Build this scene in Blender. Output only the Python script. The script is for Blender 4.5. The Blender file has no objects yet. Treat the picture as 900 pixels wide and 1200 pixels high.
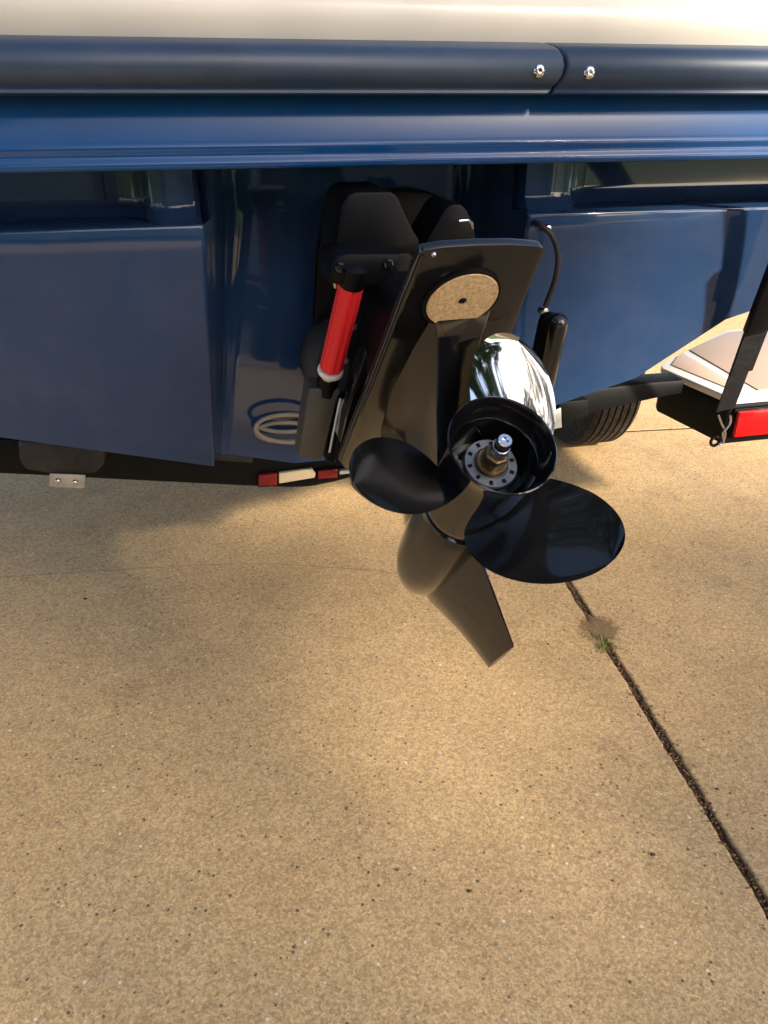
import bpy, bmesh, math, random
from mathutils import Vector, Matrix, noise, geometry
R_ = math.radians
random.seed(7)
scene = bpy.context.scene

# ------------------------------------------------------------------ camera
PITCH = R_(28.5); CAM_H = 1.4; FPX = 901.0
cam_d = bpy.data.cameras.new('camera'); cam = bpy.data.objects.new('camera', cam_d)
scene.collection.objects.link(cam)
cam.location = (0, 0, CAM_H); cam.rotation_euler = (math.pi/2 - PITCH, 0, 0)
cam_d.sensor_fit = 'VERTICAL'; cam_d.sensor_height = 24; cam_d.lens = FPX/1200*24
cam_d.clip_start = 0.02; cam_d.clip_end = 2000
scene.camera = cam

# ------------------------------------------------------------------ sky, sun, exposure
SUN_AZ_VEC = Vector((0.65, -0.76, 0)).normalized(); SUN_EL = R_(29)
world = bpy.data.worlds.new('World'); scene.world = world; world.use_nodes = True
nt = world.node_tree; nt.nodes.clear()
sky = nt.nodes.new('ShaderNodeTexSky'); sky.sky_type = 'NISHITA'; sky.sun_disc = False
sky.sun_elevation = SUN_EL; sky.sun_rotation = math.atan2(SUN_AZ_VEC.x, SUN_AZ_VEC.y)
sky.air_density = 0.75; sky.dust_density = 2.0; sky.ozone_density = 1.0
bg = nt.nodes.new('ShaderNodeBackground'); bg.inputs[1].default_value = 0.15
wo = nt.nodes.new('ShaderNodeOutputWorld')
nt.links.new(sky.outputs[0], bg.inputs[0]); nt.links.new(bg.outputs[0], wo.inputs[0])
sun_d = bpy.data.lights.new('sun', 'SUN'); sun = bpy.data.objects.new('sun', sun_d); scene.collection.objects.link(sun)
sun_d.energy = 4.2; sun_d.angle = R_(3.3); sun_d.color = (1, .91, .77)
sdir = SUN_AZ_VEC*math.cos(SUN_EL) + Vector((0, 0, math.sin(SUN_EL)))
sun.rotation_euler = sdir.to_track_quat('Z', 'Y').to_euler()
vs = scene.view_settings; vs.view_transform = 'Standard'; vs.look = 'None'; vs.gamma = 1; vs.exposure = 1.3
scene.cycles.max_bounces = 6; scene.cycles.diffuse_bounces = 3; scene.cycles.glossy_bounces = 4; scene.cycles.transmission_bounces = 3; scene.cycles.caustics_reflective = False; scene.cycles.caustics_refractive = False

# ------------------------------------------------------------------ frames: where a point of the place lies
FW = Vector((0, math.cos(PITCH), -math.sin(PITCH))); UP = Vector((0, math.sin(PITCH), math.cos(PITCH))); RT = Vector((1, 0, 0))
CAM = Vector((0, 0, CAM_H))
def ray(px, py): return RT*(px-450) + FW*FPX + UP*(600-py)
PSI = R_(13)                                     # the boat and its trailer stand turned by 13 degrees
BA = Vector((math.cos(PSI), math.sin(PSI), 0)); BB = Vector((-math.sin(PSI), math.cos(PSI), 0))
def W(a, b, z): return BA*a + BB*b + Vector((0, 0, z))          # boat axes (across, forward, up) to world
def LB(P): return (P.dot(BA), P.dot(BB), P.z)
def atb(px, py, d, k=0.0, z0=0.0):
    r = ray(px, py); n = BB + Vector((0, 0, k)); t = (d + k*z0 - n.dot(CAM))/n.dot(r); return CAM + r*t
def atz(px, py, z=0.0):
    r = ray(px, py); return CAM + r*((z-CAM_H)/r.z)
# sterndrive axes: tilted up by about 54 degrees
_hr = ray(589, 521).normalized(); HUB = CAM + _hr*.93
_zr = -_hr; _yr = (UP - _zr*UP.dot(_zr)).normalized(); _xr = _yr.cross(_zr)
DF = (_xr*-.32 + _yr*-.51 + _zr*-.80).normalized()
DU = _xr*-.3 + _yr*.84 + _zr*-.42; DU = (DU - DF*DU.dot(DF)).normalized(); DR = DF.cross(DU)
def DW(x, y, z): return HUB + DR*x + DF*y + DU*z
def atd(px, py, axis, val):
    n = (DR, DF, DU)[axis]; r = ray(px, py); t = ((HUB-CAM).dot(n) + val)/n.dot(r); P = CAM + r*t - HUB
    return Vector((P.dot(DR), P.dot(DF), P.dot(DU)))

# ------------------------------------------------------------------ materials
MAT = {}
def base_mat(name, col, rough=.5, metal=0.0, spec=.5, coat=0.0, coat_rough=.03):
    m = bpy.data.materials.new(name); m.use_nodes = True; MAT[name] = m
    p = m.node_tree.nodes['Principled BSDF']
    p.inputs['Base Color'].default_value = (*col, 1); p.inputs['Roughness'].default_value = rough
    p.inputs['Metallic'].default_value = metal; p.inputs['Specular IOR Level'].default_value = spec
    p.inputs['Coat Weight'].default_value = coat; p.inputs['Coat Roughness'].default_value = coat_rough
    return m, m.node_tree, p
def vary(name, col, rough=.5, metal=0.0, spec=.5, coat=0.0, scale=6.0, cvar=.12, rvar=.08, bump=0.0, bscale=60.0, dust=None, stretch=None):
    """a plain surface with soft colour and gloss variation, fine relief and optional dust"""
    m, t, p = base_mat(name, col, rough, metal, spec, coat)
    tc = t.nodes.new('ShaderNodeTexCoord'); mp = t.nodes.new('ShaderNodeMapping'); t.links.new(tc.outputs['Object'], mp.inputs[0])
    if stretch: mp.inputs['Scale'].default_value = stretch
    n = t.nodes.new('ShaderNodeTexNoise'); n.inputs['Scale'].default_value = scale; n.inputs['Detail'].default_value = 6
    t.links.new(mp.outputs[0], n.inputs[0])
    r = t.nodes.new('ShaderNodeValToRGB'); r.color_ramp.elements[0].position = .3; r.color_ramp.elements[1].position = .7
    r.color_ramp.elements[0].color = (*[c*(1-cvar) for c in col], 1); r.color_ramp.elements[1].color = (*[min(1, c*(1+cvar)) for c in col], 1)
    t.links.new(n.outputs[0], r.inputs[0]); out = r.outputs[0]
    if dust:
        n2 = t.nodes.new('ShaderNodeTexNoise'); n2.inputs['Scale'].default_value = scale*2.3; n2.inputs['Detail'].default_value = 9; n2.inputs['Roughness'].default_value = .7
        t.links.new(tc.outputs['Object'], n2.inputs[0])
        mr = t.nodes.new('ShaderNodeMapRange'); mr.inputs[1].default_value = .42; mr.inputs[2].default_value = .8; mr.inputs[4].default_value = dust[1]
        t.links.new(n2.outputs[0], mr.inputs[0])
        mx = t.nodes.new('ShaderNodeMix'); mx.data_type = 'RGBA'; mx.inputs[7].default_value = (*dust[0], 1)
        t.links.new(mr.outputs[0], mx.inputs[0]); t.links.new(out, mx.inputs[6]); out = mx.outputs[2]
    t.links.new(out, p.inputs['Base Color'])
    mr = t.nodes.new('ShaderNodeMapRange'); mr.inputs[3].default_value = max(.01, rough-rvar); mr.inputs[4].default_value = rough+rvar
    t.links.new(n.outputs[0], mr.inputs[0]); t.links.new(mr.outputs[0], p.inputs['Roughness'])
    if bump:
        n3 = t.nodes.new('ShaderNodeTexNoise'); n3.inputs['Scale'].default_value = bscale; n3.inputs['Detail'].default_value = 4
        t.links.new(mp.outputs[0], n3.inputs[0])
        b = t.nodes.new('ShaderNodeBump'); b.inputs['Strength'].default_value = bump; b.inputs['Distance'].default_value = .002
        t.links.new(n3.outputs[0], b.inputs['Height']); t.links.new(b.outputs[0], p.inputs['Normal'])
    return m
vary('gelcoat_blue', (.014, .042, .110), .06, spec=.45, coat=.2, scale=3, cvar=.10, rvar=.025, bump=.012, bscale=6, dust=((.34, .31, .36), .06))
vary('gelcoat_gloss', (.004, .052, .175), .12, spec=.35, coat=.1, scale=3, cvar=.12, rvar=.03, bump=.012, bscale=9, dust=((.25, .27, .34), .06))
vary('gelcoat_cream', (.52, .475, .405), .32, scale=3, cvar=.04)
vary('rail_vinyl', (.020, .040, .075), .42, spec=.5, scale=4, cvar=.2, rvar=.06, bump=.03, bscale=30, dust=((.2, .2, .22), .12))
vary('black_paint', (.006, .006, .007), .12, spec=.55, coat=.35, scale=7, cvar=.3, rvar=.05, bump=.015, bscale=20, dust=((.14, .12, .09), .06))
vary('black_satin', (.004, .004, .005), .40, spec=.12, scale=9, cvar=.3, rvar=.1, bump=.1, bscale=90, dust=((.10, .09, .08), .03))
vary('black_rubber', (.014, .014, .015), .55, spec=.4, scale=9, cvar=.3, rvar=.1, bump=.15, bscale=120, dust=((.15, .13, .11), .25))
vary('trailer_black', (.006, .006, .006), .5, spec=.15, scale=6, cvar=.3, rvar=.1, bump=.1, bscale=80)
vary('polished_steel', (.66, .66, .67), .05, metal=1, scale=8, cvar=.04, rvar=.02)
vary('steel', (.62, .61, .59), .22, metal=1, scale=30, cvar=.12, rvar=.1)
vary('worn_steel', (.20, .195, .19), .45, metal=1, scale=40, cvar=.25, rvar=.12, bump=.2, bscale=200)
vary('brass_grease', (.20, .13, .06), .35, metal=.8, scale=60, cvar=.5, rvar=.15)
vary('red_plastic', (.85, .022, .028), .5, scale=8, cvar=.06, spec=.4)
vary('white_plastic', (.75, .73, .70), .4, scale=8, cvar=.06)
vary('grey_hose', (.30, .25, .20), .5, scale=12, cvar=.15)
vary('reflect_grey', (.085, .075, .055), .40, scale=12, cvar=.2, bump=.1, bscale=120)  # greenish-brown reflection on the black ram cylinder, put into its colour
vary('step_white', (.80, .78, .74), .35, scale=4, cvar=.04)
vary('step_pad', (.58, .42, .31), .55, scale=5, cvar=.06, bump=.2, bscale=250)
vary('webbing', (.010, .010, .011), .7, spec=.3, scale=60, cvar=.4, bump=.5, bscale=420)
vary('tyre_rubber', (.020, .019, .018), .7, spec=.3, scale=20, cvar=.3, dust=((.2, .16, .12), .35))
vary('galvanised', (.50, .49, .46), .4, metal=.7, scale=25, cvar=.2)
vary('soil', (.095, .055, .030), .95, spec=.1, scale=60, cvar=.5, bump=1, bscale=300)
vary('damp_soil', (.30, .175, .08), .7, spec=.3, scale=40, cvar=.3, bump=.4, bscale=200)
vary('debris', (.22, .13, .07), .9, spec=.1, scale=120, cvar=.7)
vary('grass_blade', (.20, .22, .05), .6, spec=.3, scale=40, cvar=.4)
vary('lawn_grass', (.06, .10, .025), .9, spec=.1, scale=3, cvar=.4)
vary('leaf', (.055, .10, .022), .55, spec=.3, scale=2, cvar=.4)
vary('bark', (.11, .08, .055), .9, spec=.2, scale=12, cvar=.4, bump=.8, bscale=40)
vary('house_siding', (.46, .42, .36), .8, spec=.2, scale=3, cvar=.05)
vary('house_trim', (.75, .73, .69), .6, spec=.3, scale=3, cvar=.04)
vary('shingle', (.09, .08, .075), .9, spec=.1, scale=8, cvar=.3)
m, t, p = base_mat('red_lens', (.62, .006, .008), .12, spec=.6)
p.inputs['Transmission Weight'].default_value = .15
m, t, p = base_mat('red_lens_dark', (.22, .008, .009), .25, spec=.5)
m, t, p = base_mat('window_glass', (.02, .025, .03), .03, spec=.8)
m, t, p = base_mat('lens_clear', (.75, .60, .40), .15, spec=.6)

def anode_mat():
    m, t, p = base_mat('anode_metal', (.55, .42, .27), .6, .1)
    tc = t.nodes.new('ShaderNodeTexCoord')
    v = t.nodes.new('ShaderNodeTexNoise'); v.inputs['Scale'].default_value = 260; v.inputs['Detail'].default_value = 5
    t.links.new(tc.outputs['Object'], v.inputs[0])
    r = t.nodes.new('ShaderNodeValToRGB'); e = r.color_ramp.elements
    e[0].position = .33; e[0].color = (.52, .35, .18, 1); e[1].position = .66; e[1].color = (.80, .60, .36, 1)
    t.links.new(v.outputs[0], r.inputs[0]); t.links.new(r.outputs[0], p.inputs['Base Color'])
    b = t.nodes.new('ShaderNodeBump'); b.inputs['Strength'].default_value = .5; b.inputs['Distance'].default_value = .0008
    t.links.new(v.outputs[0], b.inputs['Height']); t.links.new(b.outputs[0], p.inputs['Normal'])
anode_mat()

def concrete_mat():
    m, t, p = base_mat('concrete', (.42, .30, .18), .85, spec=.25); N = t.nodes.new; L = t.links.new
    g = N('ShaderNodeNewGeometry')
    def nz(scale, detail, rough=.55):
        n = N('ShaderNodeTexNoise'); n.inputs['Scale'].default_value = scale; n.inputs['Detail'].default_value = detail; n.inputs['Roughness'].default_value = rough
        L(g.outputs['Position'], n.inputs[0]); return n.outputs[0]
    def ramp(src, *els):
        r = N('ShaderNodeValToRGB'); e = r.color_ramp.elements
        while len(e) < len(els): e.new(.5)
        for i, (pos, c) in enumerate(els): e[i].position = pos; e[i].color = (*c, 1)
        L(src, r.inputs[0]); return r.outputs[0]
    def mix(kind, fac, a, b):
        x = N('ShaderNodeMix'); x.data_type = 'RGBA'; x.blend_type = kind
        if isinstance(fac, float): x.inputs[0].default_value = fac
        else: L(fac, x.inputs[0])
        L(a, x.inputs[6])
        if isinstance(b, tuple): x.inputs[7].default_value = (*b, 1)
        else: L(b, x.inputs[7])
        return x.outputs[2]
    big = ramp(nz(1.1, 6, .6), (.30, (.55, .355, .165)), (.52, (.60, .395, .19)), (.72, (.64, .43, .215)))
    mid = ramp(nz(7, 9, .7), (.30, (.90, .89, .88)), (.66, (1.05, 1.05, 1.05)))
    c = mix('MULTIPLY', 1.0, big, mid)
    blot = ramp(nz(2.3, 12, .74), (.56, (1, 1, 1)), (.70, (.74, .72, .70)))           # old stains
    c = mix('MULTIPLY', 1.0, c, blot)
    def cells(scale):
        v = N('ShaderNodeTexVoronoi'); v.inputs['Scale'].default_value = scale; L(g.outputs['Position'], v.inputs[0])
        sc_ = N('ShaderNodeSeparateColor'); L(v.outputs['Color'], sc_.inputs[0]); return v.outputs['Distance'], sc_.outputs[0], sc_.outputs[1]
    d1, r1, q1 = cells(290)                                                          # sand grains
    c = mix('MULTIPLY', 1.0, c, ramp(r1, (.0, (.72, .70, .67)), (.45, (.98, .98, .98)), (.80, (1.06, 1.06, 1.05)), (1.0, (1.28, 1.27, 1.24))))
    d2, r2, q2 = cells(150)
    c = mix('MULTIPLY', 1.0, c, ramp(r2, (.0, (.80, .78, .75)), (.5, (1, 1, 1)), (1.0, (1.13, 1.12, 1.11))))
    def specks(scale, thr, size, dark):
        d, r, q = cells(scale)
        inv = N('ShaderNodeMapRange'); inv.inputs[1].default_value = size; inv.inputs[2].default_value = size*.6; L(d, inv.inputs[0])
        pk = ramp(r, (thr, (0, 0, 0)), (min(1, thr+.01), (1, 1, 1)))
        mm = N('ShaderNodeMath'); mm.operation = 'MULTIPLY'; L(inv.outputs[0], mm.inputs[0]); L(pk, mm.inputs[1])
        return mm.outputs[0], ramp(q, (.3, dark), (.75, tuple(x*2 for x in dark)), (.9, (.80, .70, .55)))
    m8, gcol = specks(95, .935, .40, (.13, .095, .06)); c = mix('MIX', m8, c, gcol)
    m9, gcol = specks(36, .988, .17, (.07, .05, .03)); c = mix('MIX', m9, c, gcol)
    L(c, p.inputs['Base Color'])
    h = N('ShaderNodeMath'); h.operation = 'ADD'; L(r1, h.inputs[0]); L(nz(45, 6), h.inputs[1])
    h2 = N('ShaderNodeMath'); h2.operation = 'SUBTRACT'; L(h.outputs[0], h2.inputs[0]); L(m8, h2.inputs[1])
    b = N('ShaderNodeBump'); b.inputs['Strength'].default_value = .30; b.inputs['Distance'].default_value = .0016
    L(h2.outputs[0], b.inputs['Height']); L(b.outputs[0], p.inputs['Normal'])
concrete_mat()

# ------------------------------------------------------------------ mesh helpers (all points in world space)
class MB:
    def __init__(s): s.v = []; s.f = []
    def add(s, vs_, fs):
        o = len(s.v); s.v += [Vector(v) for v in vs_]; s.f += [tuple(i+o for i in f) for f in fs]; return s
    def loft(s, rings, closed=True, cap0=True, cap1=True):
        n = len(rings[0]); o = len(s.v)
        for r in rings: s.v += [Vector(v) for v in r]
        m_ = n if closed else n-1
        for i in range(len(rings)-1):
            for j in range(m_):
                k = (j+1) % n
                s.f.append((o+i*n+j, o+i*n+k, o+(i+1)*n+k, o+(i+1)*n+j))
        if cap0 and closed: s.f.append(tuple(o+j for j in reversed(range(n))))
        if cap1 and closed: s.f.append(tuple(o+(len(rings)-1)*n+j for j in range(n)))
        return s
    def prism(s, poly, ext):
        return s.loft([poly, [Vector(q)+ext for q in poly]])
    def box(s, o, ex, ey, ez):
        P = [o, o+ex, o+ex+ey, o+ey]; return s.prism(P, ez)
    def tube(s, pts, rad, n=12, cap=True):
        pts = [Vector(q) for q in pts]; rings = []; prev = None
        for i, q in enumerate(pts):
            d = (pts[min(i+1, len(pts)-1)] - pts[max(i-1, 0)]).normalized()
            if prev is None:
                x = d.orthogonal().normalized()
            else:
                x = (prev - d*prev.dot(d)).normalized()
            prev = x; y = d.cross(x); r = rad[i] if isinstance(rad, (list, tuple)) else rad
            rings.append([q + x*(r*math.cos(2*math.pi*j/n)) + y*(r*math.sin(2*math.pi*j/n)) for j in range(n)])
        return s.loft(rings, True, cap, cap)
    def lathe(s, org, ax, prof, n=40, cap0=False, cap1=False):
        ax = ax.normalized(); x = ax.orthogonal().normalized(); y = ax.cross(x)
        return s.loft([[org + ax*h + x*(r*math.cos(2*math.pi*j/n)) + y*(r*math.sin(2*math.pi*j/n)) for j in range(n)] for h, r in prof], True, cap0, cap1)
    def build(s, name, mat, parent=None, bevel=0.0, seg=2, smooth=40, sub=0, fixn=True):
        inv = parent_inv(parent)
        bm = bmesh.new(); vv = [bm.verts.new(inv @ v) for v in s.v]
        for f in s.f:
            try: bm.faces.new([vv[i] for i in f])
            except ValueError: pass
        bmesh.ops.remove_doubles(bm, verts=bm.verts, dist=1e-6)
        if fixn: bmesh.ops.recalc_face_normals(bm, faces=bm.faces)
        if bevel:
            es = [e for e in bm.edges if len(e.link_faces) == 2 and e.calc_face_angle(0) > R_(28)]
            bmesh.ops.bevel(bm, geom=es, offset=bevel, segments=seg, profile=.5, affect='EDGES', clamp_overlap=True)
        me = bpy.data.meshes.new(name); bm.to_mesh(me); bm.free()
        if smooth:
            me.shade_smooth(); me.set_sharp_from_angle(angle=R_(smooth))
        me.materials.append(MAT[mat])
        o = bpy.data.objects.new(name, me); scene.collection.objects.link(o)
        if parent: o.parent = parent
        if sub:
            md = o.modifiers.new('sub', 'SUBSURF'); md.levels = sub; md.render_levels = sub
        return o
_minv = {}
def parent_inv(p):
    if p is None: return Matrix.Identity(4)
    if p.name in _minv: return _minv[p.name]
    m_ = Matrix.Identity(4); q = p
    while q is not None:
        m_ = q.matrix_basis @ m_; q = q.parent
    _minv[p.name] = m_.inverted(); return _minv[p.name]
def tag(o, label=None, cat=None, group=None, kind=None):
    if label: o['label'] = label
    if cat: o['category'] = cat
    if group: o['group'] = group
    if kind: o['kind'] = kind
    return o
def empty(name, M, label, cat, group=None):
    o = bpy.data.objects.new(name, None); scene.collection.objects.link(o); o.empty_display_size = .1
    o.matrix_basis = M; return tag(o, label, cat, group)
def frame(loc, x, y, z):
    M = Matrix((x, y, z)).transposed().to_4x4(); M.translation = loc; return M
ZV = Vector((0, 0, 1))
def curve(pts, n=8):
    """smooth line through points"""
    pts = [Vector(q) for q in pts]; out = []
    for i in range(len(pts)-1):
        p0 = pts[max(i-1, 0)]; p1 = pts[i]; p2 = pts[i+1]; p3 = pts[min(i+2, len(pts)-1)]
        for k in range(n):
            t = k/n
            out.append(.5*((2*p1) + (p2-p0)*t + (2*p0-5*p1+4*p2-p3)*t*t + (3*p1-p0-3*p2+p3)*t**3))
    return out + [pts[-1]]

# ================================================================== SETTING: ground, driveway
lawn = MB().add([(-150, -150, -.07), (150, -150, -.07), (150, 150, -.07), (-150, 150, -.07)], [(0, 1, 2, 3)]).build('ground', 'lawn_grass')
tag(lawn, 'green lawn around the concrete driveway', kind='structure')
YD = R_(7.5); E1 = Vector((math.cos(YD), math.sin(YD), 0)); E2 = Vector((-math.sin(YD), math.cos(YD), 0))
drive = empty('driveway', Matrix.Identity(4), 'tan concrete driveway under the boat and trailer', None); drive['kind'] = 'structure'
bed = MB().prism([E1*-6.6+E2*-6.5-ZV*.1, E1*5.2+E2*-6.5-ZV*.1, E1*5.2+E2*10-ZV*.1, E1*-6.6+E2*10-ZV*.1], ZV*.06).build('base_course', 'soil', drive, smooth=0)
def rough_line(p, q, step=.02, amp=.0016, seed=0):
    n = max(2, int((q-p).length/step)); d = (q-p).normalized(); s_ = Vector((-d.y, d.x, 0)); out = []
    for i in range(n):
        c = p + (q-p)*(i/n)
        w = noise.noise(c*9+Vector((seed, 0, 0)))*amp + noise.noise(c*60+Vector((seed, 5, 0)))*amp*1.1 + max(0, noise.noise(c*24+Vector((seed, 9, 3)))-.35)*amp*5
        out.append(c + s_*w)
    return out
def slab(poly, bev=None):
    m_ = MB(); n = len(poly); cen = sum(poly, Vector())/n
    def inset(dist, z):
        out = []
        for i in range(n):
            t_ = (poly[(i+1) % n]-poly[i-1]).normalized(); nn = Vector((-t_.y, t_.x, 0)); bv = 1 if bev is None else bev[i]; out.append(poly[i]+nn*dist*bv+Vector((0, 0, z*(bv if z > -.005 else 1))))
        return out
    rings = [[q-ZV*.038 for q in poly], inset(.0, -.006), inset(.0012, -.0025), inset(.004, -.0006), inset(.008, 0)]
    m_.loft(rings, True, False, False); o_ = len(m_.v)-n; tp = rings[-1]
    for t3 in geometry.tessellate_polygon([[Vector((q.x, q.y, 0)) for q in tp]]):
        a_, b_, c_ = (tp[i] for i in t3)
        if (b_-a_).cross(c_-a_).z < 0: t3 = t3[::-1]
        m_.f.append(tuple(o_+i for i in t3))
    return m_.build('slab', 'concrete', drive, smooth=0, fixn=False)
g_ = .0105
JX = .872; JF = 3.20
crack_px = [(470, 671), (440, 668.5), (400, 665.5), (350, 662), (300, 660), (250, 661), (200, 664), (130, 668), (60, 672), (0, 676)]
crack = [atz(x, y) for x, y in crack_px]
def E(u, v): return E1*u + E2*v
right_hit = E(JX-g_, crack[0].dot(E2)-.12)
cp = [right_hit] + crack + [E(-3.2, crack[-1].dot(E2)+.05)]
cp = curve(cp, 10)
cp = [q + Vector((0, noise.noise(q*14)*.006 + noise.noise(q*50)*.003, 0)) for q in cp]
cp[0] = right_hit
def rect(u0, u1, v0, v1, fine=.15):
    c = [E(u0, v0), E(u1, v0), E(u1, v1), E(u0, v1)]; out = []
    for i in range(4): out += rough_line(c[i], c[(i+1) % 4], fine, seed=i+u0*3)
    return out
# near left slab: bounded by the crack
S1 = rough_line(E(-3.2, -.4), E(JX-g_, -.4), .2) + rough_line(E(JX-g_, -.4), cp[0], .012, .0030)
S2 = [q-Vector((0, .0017, 0)) for q in cp]; S3 = rough_line(cp[-1], E(-3.2, -.4), .2)
slab(S1+S2+S3, [1]*len(S1)+[.06]*len(S2)+[.06]+[1]*(len(S3)-1))
S1 = [q+Vector((0, .0017, 0)) for q in reversed(cp)]
S2 = rough_line(cp[0]+E2*.003, E(JX-g_, JF-.007), .02, .0030) + rough_line(E(JX-g_, JF-.007), E(-3.2, JF-.007), .1)
slab(S1+S2, [.06]*len(S1)+[1]*len(S2))
P = rough_line(E(JX+g_, -.4), E(4.9, -.4), .2) + rough_line(E(4.9, -.4), E(4.9, JF-.007), .2) + rough_line(E(4.9, JF-.007), E(JX+g_, JF-.007), .05) + rough_line(E(JX+g_, JF-.007), E(JX+g_, -.4), .012, .0032, 4)
slab(P)
for (u0, u1) in ((-6.4, -3.21), (-3.2, JX-g_), (JX+g_, 4.9)):
    for (v0, v1) in ((-4.0, -.41), (-.4, JF-.007), (JF+.007, 6.8), (6.81, 9.9)):
        if u0 > -6 and v0 == -.4: continue
        slab(rect(u0, u1, v0, v1))
# dark soil-coloured strips added in hairline crack and far joint, hiding lit walls
MB().loft([[q-Vector((0, .0024, .0012)), q+Vector((0, .0024, -.0012))] for q in cp], False).build('dark_crack_fill', 'soil', drive, smooth=0)
MB().loft([[E(u*.1, JF-.008)-ZV*(.0022+.001*noise.noise(Vector((u*.7, 0, 0)))), E(u*.1, JF+.008)-ZV*.0022] for u in range(-32, 49)], False).build('dark_crack_fill', 'soil', drive, smooth=0)
# soil lying in the joint
m_ = MB(); rows = []
for i in range(220):
    v = -.3 + i*.0165; w = []
    for j in range(5):
        u = JX + (j-2)/2*.016
        q = E(u, v); h = -.010 + noise.noise(Vector((u*90, v*40, 2)))*.004 + noise.noise(Vector((u*30, v*9, 7)))*.004 - (.002 if v < 1.2 else 0)
        w.append(q + ZV*h)
    rows.append(w)
m_.loft(rows, False); jf = m_.build('joint_soil', 'soil', drive)
m_ = MB()
for i in range(900):
    v = random.uniform(.6, 2.5); u = JX + random.gauss(0, .006 if random.random() < .85 else .016)
    s_ = random.uniform(.0009, .0034); z = -.006 if abs(u-JX) < .008 else .001
    c = E(u, v)+ZV*z; x = Vector((random.uniform(-1, 1), random.uniform(-1, 1), random.uniform(-.4, .4))).normalized(); y = x.orthogonal().normalized(); zz = x.cross(y)
    m_.loft([[c+x*s_*1.5*a_+y*s_*b_ for a_, b_ in ((-1, -.6), (1, -.5), (.8, .6), (-.7, .7))], [c+zz*s_*.7+x*s_*a_+y*s_*b_*.7 for a_, b_ in ((-1, -.6), (1, -.5), (.8, .6), (-.7, .7))]])
o = m_.build('joint_debris', 'debris', drive, smooth=0); o['kind'] = 'stuff'
m_ = MB()
for i in range(260):
    c = atz(703+random.gauss(0, 20), 745+random.gauss(0, 16)); s_ = random.uniform(.0008, .0026)
    x = Vector((random.uniform(-1, 1), random.uniform(-1, 1), 0)).normalized(); y = Vector((-x.y, x.x, 0))
    m_.loft([[c+x*s_*a_+y*s_*b_ for a_, b_ in ((-1, -.6), (1, -.5), (.8, .6), (-.7, .7))], [c+ZV*s_*.6+x*s_*a_*.6+y*s_*b_*.6 for a_, b_ in ((-1, -.6), (1, -.5), (.8, .6), (-.7, .7))]])
o = m_.build('soil_crumbs', 'debris', drive, smooth=0); o['kind'] = 'stuff'
# mud spot and weed in the joint
mc = atz(703, 737)
m_ = MB(); rings = []
for i in range(7):
    rr = []
    for j in range(48):
        a = 2*math.pi*j/48; rad = (.105+.018*noise.noise(Vector((math.cos(a)*2, math.sin(a)*2, 1)))+.008*noise.noise(Vector((math.cos(a)*7, math.sin(a)*7, 4))))*(1-i/6.5)
        q = mc + E1*math.cos(a)*rad*.85 + E2*math.sin(a)*rad
        rr.append(q + ZV*(.0003 + .0012*(1-(1-i/6.5)**2) + .0005*noise.noise(q*50)+.0005))
    rings.append(rr)
m_.loft(rings, True, False, True)

m2, t2, p2 = base_mat('damp_stain', (.30, .175, .08), .75, spec=.3)
g2 = t2.nodes.new('ShaderNodeNewGeometry'); ds = t2.nodes.new('ShaderNodeVectorMath'); ds.operation = 'DISTANCE'; ds.inputs[1].default_value = mc
t2.links.new(g2.outputs['Position'], ds.inputs[0])
n2 = t2.nodes.new('ShaderNodeTexNoise'); n2.inputs['Scale'].default_value = 34; n2.inputs['Detail'].default_value = 9; n2.inputs['Roughness'].default_value = .7; t2.links.new(g2.outputs['Position'], n2.inputs[0])
ma = t2.nodes.new('ShaderNodeMath'); ma.operation = 'MULTIPLY_ADD'; ma.inputs[1].default_value = .13; t2.links.new(n2.outputs[0], ma.inputs[0]); t2.links.new(ds.outputs['Value'], ma.inputs[2])
mr2 = t2.nodes.new('ShaderNodeMapRange'); mr2.inputs[1].default_value = .135; mr2.inputs[2].default_value = .095; mr2.inputs[4].default_value = .88; t2.links.new(ma.outputs[0], mr2.inputs[0]); t2.links.new(mr2.outputs[0], p2.inputs['Alpha'])
n4 = t2.nodes.new('ShaderNodeTexNoise'); n4.inputs['Scale'].default_value = 260; n4.inputs['Detail'].default_value = 3; t2.links.new(g2.outputs['Position'], n4.inputs[0])
cr2 = t2.nodes.new('ShaderNodeValToRGB'); cr2.color_ramp.elements[0].position = .3; cr2.color_ramp.elements[0].color = (.15, .085, .04, 1); cr2.color_ramp.elements[1].position = .7; cr2.color_ramp.elements[1].color = (.38, .235, .115, 1)
t2.links.new(n4.outputs[0], cr2.inputs[0]); t2.links.new(cr2.outputs[0], p2.inputs['Base Color'])
mud = m_.build('mud_patch', 'damp_stain'); tag(mud, 'dark damp soil patch on the driveway joint beside the grass weed', 'soil patch')
wc = atz(712, 757); weed = empty('grass_weed', Matrix.Translation(wc), 'small green grass weed growing out of the driveway joint', 'weed')
for k in range(80):
    a = random.uniform(0, 6.28); L_ = random.uniform(.012, .042); w_ = random.uniform(.0009, .0018); lean = random.uniform(.3, 1.4)
    b0 = wc + E2*random.gauss(0, .026) + E1*random.gauss(-.008, .018); d = Vector((math.cos(a), math.sin(a), 0)); s_ = Vector((-d.y, d.x, 0)); pts = []
    for i in range(5):
        t_ = i/4; pts.append(b0 + d*(L_*lean*t_*t_*.6+L_*.15*t_) + ZV*(L_*(t_-.35*lean*t_*t_)*.8))
    m_ = MB(); m_.loft([[q-s_*w_*(1-i/4.2), q+ZV*w_*.4*(1-i/4.2), q+s_*w_*(1-i/4.2), q-ZV*w_*.2] for i, q in enumerate(pts)])
    m_.build('grass_leaf', 'grass_blade', weed)

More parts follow.
